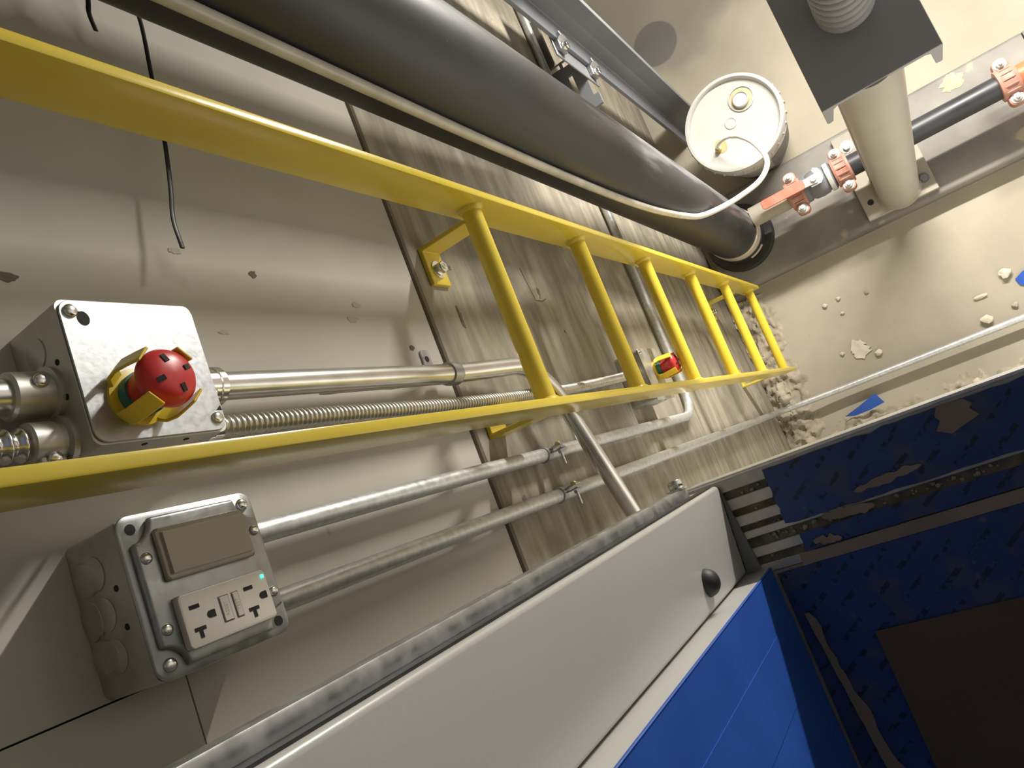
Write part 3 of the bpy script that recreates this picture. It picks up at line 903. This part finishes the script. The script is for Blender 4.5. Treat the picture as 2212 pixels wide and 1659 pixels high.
# ================================================================== HYDRAULIC CYLINDER
HX, HY, HR = .436, -.130, .0745
cy = thing('hydraulic_cylinder', 'large black hydraulic cylinder standing between ladder and guide rail', 'cylinder', (HX, HY, .06))
MB().lathe([(HR, .16), (HR, 3.6)], (HX, HY, 0), (0, 0, 1), 64).build('cylinder_tube', CYLP, cy)
MB().lathe([(HR + .001, .135), (HR + .004, .137), (HR + .004, .178), (HR + .001, .182)], (HX, HY, 0), (0, 0, 1), 64).build('bottom_band', STICK, cy)
MB().lathe([(HR + .002, .085), (HR + .006, .090), (HR + .006, .132), (HR + .002, .136)], (HX, HY, 0), (0, 0, 1), 64).build('bottom_ring', BLACKP, cy)
MB().lathe([(HR + .030, .0605), (HR + .030, .080), (HR + .026, .086), (HR, .088)], (HX, HY, 0), (0, 0, 1), 64).build('base_flange', BASE, cy)
def wrap_label(a0, a1, z0, z1):
    mb = MB()
    n = 10
    vs, fs = [], []
    for i in range(n + 1):
        a = math.radians(a0 + (a1 - a0) * i / n)
        for r in (HR + .0055, HR + .0072):
            for z in (z0, z1):
                vs.append((HX + r * math.cos(a), HY + r * math.sin(a), z))
    for i in range(n):
        b = i * 4
        fs += [[b, b + 4, b + 5, b + 1], [b + 2, b + 3, b + 7, b + 6], [b, b + 2, b + 6, b + 4], [b + 1, b + 5, b + 7, b + 3]]
    fs += [[0, 1, 3, 2], [n * 4, n * 4 + 2, n * 4 + 3, n * 4 + 1]]
    mb.add(vs, fs)
    mb.build('sticker', STICK, cy)
wrap_label(-78, -52, .094, .128)
wrap_label(190, 225, .096, .116)

# drain tube clipped to the cylinder, then looping over to the pail
tp = [(.3550, -.129, 3.3), (.3550, -.129, 2.0), (.3545, -.130, 1.6), (.3535, -.137, 1.25), (.3535, -.148, 1.04), (.3560, -.162, .90), (.3660, -.176, .78), (.3860, -.204, .68), (.412, -.248, .59), (.444, -.302, .52), (.497, -.330, .462), (.570, -.315, .410)]
dt = thing('drain_tube', 'white plastic drain tube running down the black cylinder into the pail', 'tube', (.356, -.129, .31))
MB().tube(spline(tp[:6], 10), .0068, 14).build('tube_run', TUBEC, dt)
MB().tube(spline(tp[5:] + [(.615, -.288, .385), (.632, -.268, .372)], 10), .0068, 14).build('tube_loop', TUBE, dt)
MB().tube(spline([(.632, -.268, .372), (.6430, -.245, .350), (.6470, -.224, .325), (.6460, -.213, .3035)], 8), .0045, 12).build('tube_end', TUBE, dt)

# zip ties
def tie(name, pts, label, head):
    t = thing(name, label, 'cable tie', pts[-1])
    P = spline(pts, 8)
    MB().tube(P, .002, 10, flat=(V(0, 0, 1), .0024, .0010)).build('tie_strap', ZIP, t)
    if head:
        MB().box(head[0] - .004, head[0] + .004, head[1] - .004, head[1] + .004, head[2] - .005, head[2] + .005, b=.001).build('tie_head', ZIP, t)
tie('cable_tie', [(.500, -.040, 2.046), (.463, -.030, 2.044), (.437, -.026, 2.038), (.382, -.022, 2.042), (.314, -.022, 2.051), (.262, -.020, 2.060), (.232, -.018, 2.066), (.203, -.020, 2.068)], 'long black cable tie tail hanging behind the ladder rail', None)
tie('cable_tie', [(.470, -.034, 2.086), (.4395, -.026, 2.087), (.428, -.022, 2.087), (.412, -.021, 2.085)], 'short black cable tie stub beside the cylinder at the top edge', (.447, -.028, 2.0875))

# ================================================================== GUIDE RAIL
GX, GY = .860, -.0905
gr = thing('guide_rail', 'tall dark steel T-shaped guide rail behind the hydraulic cylinder', 'guide rail', (GX, GY, 0))
T = [(-.050, 0), (-.050, -.009), (-.013, -.016), (-.009, -.042), (-.0075, -.047), (-.0075, -.0845), (.0075, -.0845), (.0075, -.047), (.009, -.042), (.013, -.016), (.050, -.009), (.050, 0)]
MB().prism([(GX + a, GY + b) for a, b in T], (0, 0, 0.001), UX, V(0, 1, 0), (0, 0, 3.8), b=.0008, seg=1).build('rail_profile', RAILM, gr, smooth=20)
gb = thing('rail_bracket', 'black slotted bracket bolting the guide rail to the wall', 'bracket', (.84, -.04, .83))
# slotted shelf plate: built round its open slots
X0, X1, Y0, Y1 = .728, .846, -.0855, -.0005
sl = [(.750, .803, -.0565, -.0440), (.8315, .8455, -.0370, -.0060), (.8290, .8445, -.0790, -.0430)]
xs = sorted({X0, X1} | {v for q_ in sl for v in q_[:2]})
ys_ = sorted({Y0, Y1} | {v for q_ in sl for v in q_[2:]})
mb = MB()
for i in range(len(xs) - 1):
    for j in range(len(ys_) - 1):
        mx, my = (xs[i] + xs[i + 1]) / 2, (ys_[j] + ys_[j + 1]) / 2
        if any(q_[0] < mx < q_[1] and q_[2] < my < q_[3] for q_ in sl):
            continue
        mb.box(xs[i], xs[i + 1], ys_[j], ys_[j + 1], .830, .838)
mb.box(.700, .728, -.0980, -.0560, .830, .838)
mb.build('slotted_plate', STEEL, gb, smooth=0)
MB().prism(rrect(.9115, -.0145, .130, .0285, .012), (0, 0, .832), UX, V(0, 1, 0), (0, 0, .010), b=.001, seg=1).build('backing_plate', RUSTY, gb)
MB().box(.770, .950, -.0900, -.0860, .770, 1.000, b=.001, seg=1).build('mounting_plate', STEEL, gb)
for k, zz in enumerate((.975, .800)):
    cl = MB().prism([(0, 0), (.026, 0), (.034, .010), (.040, .018), (.028, .020), (.022, .010), (0, .010)], (.783, -.0905, zz - .017), UX, V(0, -1, 0), (0, 0, .034), b=.001, seg=1).build('rail_clip', GALV, gb)
    bolt('bolt', (.792, -.1005, zz), NY, .0100, .010, cl)

# ================================================================== PIT CHANNEL, OIL LINE, BUFFER
beam = thing('pit_channel', 'wide steel channel lying on the pit floor under the oil pipe', 'steel channel', (.434, -1.2, 0))
ZB = .060
for ya, yb_ in ((-.03, -.985), (-.989, -2.38)):
    o_ = [(.284, 0), (.284, .050), (.288, .057), (.294, ZB), (.574, ZB), (.580, .057), (.584, .050), (.584, 0), (.572, 0), (.572, .048), (.296, .048), (.296, 0)]
    MB().prism(o_, (0, ya, 0.0004), UX, UZ, (0, yb_ - ya, 0)).build('channel_length', BEAM, beam)
mb = MB()
q = [(.552 + .024 * math.cos(t) * (1 + .5 * noise.noise((math.cos(t) * 2.5, math.sin(t) * 2.5, 3))), -.805 + .028 * math.sin(t) * (1 + .5 * noise.noise((math.cos(t) * 3, math.sin(t) * 3, 9)))) for t in [2 * math.pi * i / 30 for i in range(30)]]
mb.prism(q, (0, 0, ZB + .0004), UX, V(0, 1, 0), (0, 0, .0010))
tag(mb.build('oil_patch', OIL), 'dried brown oil patch on the steel channel', 'oil patch')

PX, PZ, PRR = .4445, .196, .0302
pipe = thing('oil_pipe', 'black steel oil pipe running above the channel to the cylinder', 'pipe', (PX, -1.2, PZ - .03))
MB().lathe([(PRR, 0), (PRR, .426)], (PX, -.448, PZ), NY, 32).build('pipe_length', BLACKP, pipe)
MB().lathe([(PRR * .98, 0), (PRR * .98, .135)], (PX, -.205, PZ), NY, 32).build('pipe_stub', CREAMD, pipe)
MB().lathe([(PRR, 0), (PRR, 1.45)], (PX, -.905, PZ), NY, 32).build('pipe_extension', ORANGE, pipe)

def coupling(y, label):
    cp = thing('pipe_coupling', label, 'pipe coupling', (PX, y, PZ - .05))
    a = (0, -1, 0)
    MB().lathe([(PRR + .001, -.023), (PRR + .010, -.022), (PRR + .0115, -.016), (PRR + .0085, -.010), (PRR + .0085, .010), (PRR + .0115, .016), (PRR + .010, .022), (PRR + .001, .023)], (PX, y, PZ), a, 36).build('housing', COUP, cp)
    for k in range(-2, 3):          # ribs across the housing
        an = math.radians(90 + 24 * k)
        c_ = Vector((PX + (PRR + .0095) * math.cos(an), y, PZ + (PRR + .0095) * math.sin(an)))
        t_ = V(-math.sin(an), 0, math.cos(an))
        r_ = V(math.cos(an), 0, math.sin(an))
        MB().prism([(-.002, -.017), (.002, -.017), (.002, .017), (-.002, .017)], c_ - r_ * .002, t_, V(0, 1, 0), r_ * .0040, b=.0006, seg=1).build('housing_rib', COUP, cp)
    for s in (1, -1):
        bx_ = PX + s * (PRR + .0175)
        MB().prism(rrect(bx_ - s * .002, y, .036, .036, .013), (0, 0, PZ - .014), UX, V(0, 1, 0), (0, 0, .028), b=.003, seg=2).build('bolt_pad', COUP, cp)
        bolt('bolt', (bx_, y, PZ + .014), (0, 0, 1), .0105, .010, cp, m=ZINC, washer=.0145)
        MB().lathe([(.0052, .010), (.0052, .0185), (.0040, .0195)], (bx_, y, PZ + .014), (0, 0, 1), 14).build('bolt_end', ZINC, cp)
coupling(-.340, 'orange pipe coupling nearest the cylinder beneath the red lever')
coupling(-.470, 'orange pipe coupling between the ball valve and the cream post')
coupling(-.888, 'orange pipe coupling at the right edge joining the orange pipe')

bv = thing('ball_valve', 'ball valve with red lever handle on the oil pipe', 'valve', (PX, -.408, PZ - .04))
MB().lathe([(PRR + .004, -.050), (PRR + .008, -.046), (PRR + .008, -.030), (PRR + .004, -.026), (PRR + .009, -.018), (PRR + .011, 0), (PRR + .009, .018), (PRR + .004, .024), (PRR + .009, .028), (PRR + .009, .040), (PRR + .003, .044)], (PX, -.403, PZ), NY, 36).build('valve_body', STEEL, bv)
MB().lathe([(PRR + .0105, .026), (PRR + .0105, .038)], (PX, -.403, PZ), NY, 36).build('valve_ring', ZINC, bv)
zt_ = PZ + PRR + .009
MB().lathe([(.016, -.004), (.016, .006), (.011, .007), (.011, .016), (.0065, .017), (.0065, .028)], (PX + .002, -.398, zt_), (0, 0, 1), 24).build('valve_stem', ZINC, bv)
pl = [(-.012, .018), (.016, .018), (.024, .008), (.026, -.010), (.020, -.024), (.010, -.030), (.004, -.024), (.008, -.014), (.004, -.006), (-.006, -.012), (-.014, -.006), (-.016, .008)]
MB().prism([(PX + .002 + a, -.398 + b) for a, b in [(-y_, x_ * -1) for x_, y_ in pl]], (0, 0, zt_ + .016), UX, V(0, 1, 0), (0, 0, .003)).build('stop_plate', ZINC, bv)
lv = MB().prism([(PX - .012, -.405), (PX + .014, -.405), (PX + .012, -.368), (PX - .010, -.368)], (0, 0, zt_ + .0195), UX, V(0, 1, 0), (0, 0, .004), b=.0005, seg=1).build('lever', ZINC, bv)
MB().prism(rrect(PX + .002, -.311, .0270, .124, .008), (0, 0, zt_ + .0185), UX, V(0, 1, 0), (0, 0, .006), b=.0012, seg=1).build('lever_grip', LEVER, lv)
MB().prism(hexpts(.0085), (PX + .002, -.398, zt_ + .0235), UX, V(0, 1, 0), (0, 0, .006)).build('lever_nut', ZINC, lv)

bf = thing('buffer_stand', 'cream buffer post with dark steel channel and coil spring on top', 'buffer', (.36, -.57, ZB))
MB().box(.302, .567, -.664, -.474, ZB + .0005, ZB + .018, b=.0015, seg=1).build('base_plate', CREAMD, bf)
BPX, BPY = .352, -.574
MB().lathe([(.0535, ZB + .018), (.0535, 1.196)], (BPX, BPY, 0), (0, 0, 1), 56).build('post', CREAM, bf)
MB().lathe([(.0600, ZB + .018), (.0585, ZB + .021), (.0535, ZB + .026)], (BPX, BPY, 0), (0, 0, 1), 56).build('weld_bead', CREAMD, bf)
MB().box(.4045, .4138, -.548, -.520, ZB + .018, 1.196, b=.001, seg=1).build('stiffener', CREAM, bf)
bolt('bolt', (.528, -.506, ZB + .018), (0, 0, 1), .0115, .012, bf, m=ZINC, washer=.0185)
bolt('bolt', (.345, -.641, ZB + .018), (0, 0, 1), .0105, .010, bf, m=STEEL)
MB().lathe([(.0085, 0), (.0085, .0006)], (.350, -.498, ZB + .018), (0, 0, 1), 18).build('bolt_hole', DARK, bf)
C_ = [(-.490, 1.2), (-.490, 1.127), (-.4935, 1.125), (-.500, 1.128), (-.507, 1.182), (-.514, 1.190), (-.646, 1.190), (-.653, 1.182), (-.660, 1.128), (-.6665, 1.125), (-.670, 1.127), (-.670, 1.2)]
MB().prism(C_, (.302, 0, 0), V(0, 1, 0), UZ, (1.02, 0, 0), b=.0008, seg=1).build('top_channel', PRIMER, bf, smooth=20)
sp = []
turns, R0, RW = 7, .0345, .0105
for i in range(turns * 36 + 1):
    a = 2 * math.pi * i / 36
    sp.append((.430 + R0 * math.cos(a), -.582 + R0 * math.sin(a), 1.2 + RW + .0225 * a / (2 * math.pi)))
MB().tube(sp, RW, 12).build('spring', PRIMER, bf)
MB().lathe([(.034, 0), (.034, .20)], (.430, -.582, 1.2), (0, 0, 1), 28).build('spring_core', STEEL, bf)

# ================================================================== PAIL
BX, BY, BH = .690, -.278, .300
pail = thing('plastic_pail', 'white plastic pail with drain tube in its lid behind the cylinder', 'pail', (BX, BY, 0))
BR = .139
MB().lathe([(.096, .0005), (.098, .004), (.129, .225), (.134, .227), (.134, .233), (.130, .235), (.131, .270)], (BX, BY, 0), (0, 0, 1), 56).build('pail_body', PAILB, pail)
lid = MB().lathe([(BR - .003, .262), (BR, .264), (BR, .294), (BR - .003, BH), (BR - .010, BH), (BR - .013, .297), (BR - .015, .286), (BR - .020, .2845), (.0001, .2845)], (BX, BY, 0), (0, 0, 1), 72).build('lid', PAIL, pail)
for k in range(30):
    a = 2 * math.pi * k / 30
    MB().box(BX + (BR + .0005) * math.cos(a) - .0025, BX + (BR + .0005) * math.cos(a) + .0025, BY + (BR + .0005) * math.sin(a) - .0025, BY + (BR + .0005) * math.sin(a) + .0025, .263, .280, b=.0008, seg=1).build('lid_lug', PAIL, lid)
SX, SY = .7435, -.3235
MB().lathe([(.036, .2845), (.036, .2885), (.033, .2895), (.0315, .2850), (.029, .2850)], (SX, SY, 0), (0, 0, 1), 40).build('spout_ring', PAIL, lid)
MB().lathe([(.0295, .2848), (.0295, .2862), (.022, .2862)], (SX, SY, 0), (0, 0, 1), 40).build('spout_residue', OIL, lid)
MB().lathe([(.0225, .2850), (.0225, .295), (.0200, .298), (.0185, .2945), (.0001, .2940)], (SX - .004, SY + .002, 0), (0, 0, 1), 36).build('spout_cap', PAIL, lid)
MB().lathe([(.0185, .2845), (.0170, .2872), (.0140, .2875), (.0115, .2855), (.0060, .2860), (.0001, .2862)], (.697, -.272, 0), (0, 0, 1), 32).build('lid_boss', PAIL, lid)
q = [(.652 + .021 * math.cos(t) * (1 + .3 * noise.noise((math.cos(t) * 2, math.sin(t) * 2, 5))), -.222 + .017 * math.sin(t)) for t in [2 * math.pi * i / 22 for i in range(22)]]
MB().prism(q, (0, 0, .2846), UX, V(0, 1, 0), (0, 0, .0008)).build('oil_residue', OIL, lid)
MB().lathe([(.0085, .2848), (.0085, .296), (.0060, .297), (.0060, .304)], (.6455, -.2125, 0), (0, 0, 1), 18).build('hose_barb', BRASS, lid)
mb = MB()
n = 16
vs, fs = [], []
for i in range(n + 1):
    a = math.radians(200 + 100 * i / n)
    for z, r in ((.075, .1130), (.205, .1275)):
        for d in (0, .0015):
            vs.append((BX + (r + d) * math.cos(a), BY + (r + d) * math.sin(a), z))
for i in range(n):
    b = i * 4
    fs += [[b, b + 4, b + 6, b + 2], [b + 1, b + 3, b + 7, b + 5], [b, b + 1, b + 5, b + 4], [b + 2, b + 6, b + 7, b + 3]]
fs += [[0, 2, 3, 1], [n * 4, n * 4 + 1, n * 4 + 3, n * 4 + 2]]
mb.add(vs, fs)
mb.build('pail_label', LABELP, pail)

# ================================================================== FLOOR DEBRIS
def height(x, y):
    a = max(0.0, 1 - max(0.0, (-y - .01)) / (.13 + .05 * noise.noise((x * 9, 1, 2)))) if x < .262 else 0.0
    b = max(0.0, 1 - max(0.0, (x + .300)) / (.115 + .035 * noise.noise((y * 7, 3, 1))))
    m = max(a, b)
    if m <= 0:
        return -.01
    rgh = noise.fractal(Vector((x * 38, y * 38, 1.5)), 0.7, 2.3, 6)
    return -.004 + .030 * m ** 1.2 + (.010 + .012 * m) * rgh * min(1, m * 2.2)
mb = MB()
nx, ny = 130, 330
vs, fs = [], []
for i in range(nx + 1):
    for j in range(ny + 1):
        x = -.299 + .66 * i / nx
        y = -.001 - 1.25 * (j / ny)
        vs.append((x, y, height(x, y)))
for i in range(nx):
    for j in range(ny):
        q = [i * (ny + 1) + j, (i + 1) * (ny + 1) + j, (i + 1) * (ny + 1) + j + 1, i * (ny + 1) + j + 1]
        if max(vs[k][2] for k in q) > -.008:
            fs.append(q)
mb.add(vs, fs)
tag(mb.build('mortar_rubble', DIRT, smooth=60, loc=(0, -.3, 0)), 'rough crumbled mortar piled along the foot of the pit walls', 'rubble', kind='stuff')

SP = [(.144, -.306, .006, 'pale stone chip, upper of the three near the ladder foot'), (.140, -.263, .0065, 'pale stone chip left of the three near the ladder foot'),
      (.098, -.299, .005, 'pale stone chip lowest of the three near the ladder foot'), (-.014, -.249, .0055, 'tiny stone chip left of the scraped floor patch'),
      (-.052, -.342, .009, 'pale stone chip touching the floor conduit beside the scraped patch'), (.020, -.713, .013, 'large pale stone near the crumpled blue tape at the right edge'),
      (-.078, -.625, .012, 'flat pale stone lying against the floor conduit'), (-.070, -.700, .007, 'dark small stone above the floor conduit near the right edge'),
      (.126, -.383, .005, 'dark small chip on the open floor above the scraped patch'), (-.228, -.534, .009, 'pale stone in the rubble below the floor conduit'),
      (-.014, -.636, .006, 'slim pale splinter on the floor above the flat stone')]
for k, (x, y, r, lab) in enumerate(SP):
    bm = rock(r, k + 3, 2)
    z0 = max(0.0, height(x, y) if k == 9 else 0.0)
    mn = min(v.co.z for v in bm.verts)
    bmesh.ops.scale(bm, vec=(1, 2.6 if k == 10 else 1.2, 1), verts=bm.verts)
    bmesh.ops.translate(bm, verts=bm.verts, vec=(x, y, z0 - mn - .0003))
    mb = MB(); mb.bm(bm); bm.free()
    tag(mb.build('stone_chip', DIRT if 'dark' in lab else STONE, smooth=40), lab, 'stone', 'stone chips on the pit floor')
# scraped patch and lumps beside it
q = [(-.022 + .026 * math.cos(t) * (1 + .9 * noise.noise((math.cos(t) * 2.6, math.sin(t) * 2.6, 8))), -.300 + .024 * math.sin(t) * (1 + .9 * noise.noise((math.cos(t) * 2.6, math.sin(t) * 2.6, 4)))) for t in [2 * math.pi * i / 26 for i in range(26)]]
tag(MB().prism(q, (0, 0, .0003), UX, V(0, 1, 0), (0, 0, .0040), b=.0008, seg=1).build('mortar_splat', STONE), 'flat pale mortar splat on the pit floor', 'mortar')

def tape_piece(name, pts, fold, label, z=.012):
    """crumpled piece of masking tape: a folded quad strip with thickness"""
    mb = MB()
    n = len(pts)
    vs, fs = [], []
    for (x, y, h_) in pts:
        vs.append((x, y, z + h_))
    for (x, y, h_) in pts:
        vs.append((x, y, z + h_ - .0009))
    m = n // 2
    for i in range(m - 1):
        a, b, c, d = i, i + 1, n - 2 - i, n - 1 - i
        fs += [[a, b, c, d], [a + n, d + n, c + n, b + n]]
    for i in range(n):
        j = (i + 1) % n
        fs.append([i, i + n, j + n, j])
    mb.add(vs, fs)
    tag(mb.build(name, FILM, smooth=20), label, 'tape')
tape_piece('masking_tape_scrap', [(-.192, -.183, .002), (-.176, -.235, .014), (-.158, -.287, .022), (-.192, -.300, .010), (-.199, -.255, .004), (-.200, -.210, .001)], 0, 'long blue masking tape scrap in the rubble beside the sill', .016)
tape_piece('masking_tape_scrap', [(-.006, -.728, .001), (.006, -.750, .010), (.012, -.79, .006), (-.030, -.790, .010), (-.040, -.752, .004), (-.024, -.731, .001)], 0, 'crumpled blue masking tape scrap at the right edge of the floor', .003)

# scars and marks on the drywall and the concrete (chips with their own outlines)
def chip(x, z, w_, h_, m, name, lab, yy, seed, rot=0.0):
    q = []
    for i in range(28):
        t = 2 * math.pi * i / 28
        k = 1 + .55 * noise.noise((math.cos(t) * 1.7 + seed, math.sin(t) * 1.7, seed))
        a, b = w_ * k * math.cos(t), h_ * k * math.sin(t)
        q.append((x + a * math.cos(rot) - b * math.sin(rot), z + a * math.sin(rot) + b * math.cos(rot)))
    o = MB().prism(q, (0, yy, 0), UX, UZ, (0, -.0008, 0)).build(name, m, wall)
    return o
CHIPD = mat('bared_gypsum_scar', (0.10, 0.085, 0.065), (0.2, 0.17, 0.13), 60, 0.9)
CHIPL = mat('smudge', (0.44, 0.41, 0.36), (0.49, 0.455, 0.40), 60, 0.85)
for k, (x, z, a, b, m) in enumerate(((.200, 1.975, .0042, .0038, CHIPD), (.176, 2.203, .0035, .0085, CHIPD), (.156, 1.854, .0038, .0075, CHIPL), (.174, 1.838, .0038, .0060, CHIPL),
                                     (.122, 1.766, .0035, .0045, CHIPD), (.3005, 2.205, .0018, .0022, CHIPD), (.137, 2.031, .0022, .0050, CHIPL), (.215, 2.055, .0030, .0065, CHIPL))):
    chip(x, z, a, b, m, 'wall_scar', None, YD + .0002, k * 1.7)
for k, (x, z, a, b) in enumerate(((.165, 1.640, .0135, .0035), (.222, 1.370, .0075, .0040), (.231, 1.476, .0030, .0028), (.150, 1.330, .0035, .0020), (-.092, 1.655, .0060, .0045), (.240, 1.62, .0035, .0025))):
    chip(x, z, a, b, CHIPD, 'wall_scar', None, .0002, k * 2.3 + .5)
mb = MB()
for a, b in (((.2045, 1.392), (.2045, 1.368)), ((.2045, 1.368), (.2105, 1.352)), ((.262, 1.405), (.2045, 1.393)), ((.214, 1.372), (.2085, 1.374))):
    d = Vector((b[0] - a[0], b[1] - a[1])); n_ = Vector((-d.y, d.x)).normalized() * .0006
    mb.prism([(a[0] + n_.x, a[1] + n_.y), (b[0] + n_.x, b[1] + n_.y), (b[0] - n_.x, b[1] - n_.y), (a[0] - n_.x, a[1] - n_.y)], (0, .0001, 0), UX, UZ, (0, -.0005, 0))
mb.build('marker_line', INK, wall)
sl_ = []
for i in range(31):
    t = i / 30
    sl_.append((.0740 + .0010 * t + .0006 * noise.noise((t * 12, 1, 0)), 1.942 - .225 * t))
for i in range(30, -1, -1):
    t = i / 30
    sl_.append((.0722 + .0012 * t - .0014 * max(0, noise.noise((t * 9, 5, 0))), 1.942 - .225 * t))
MB().prism(sl_, (0, YD + .0002, 0), UX, UZ, (0, -.0006, 0)).build('drywall_slit', CHIPD, wall)
bpy.context.view_layer.update()
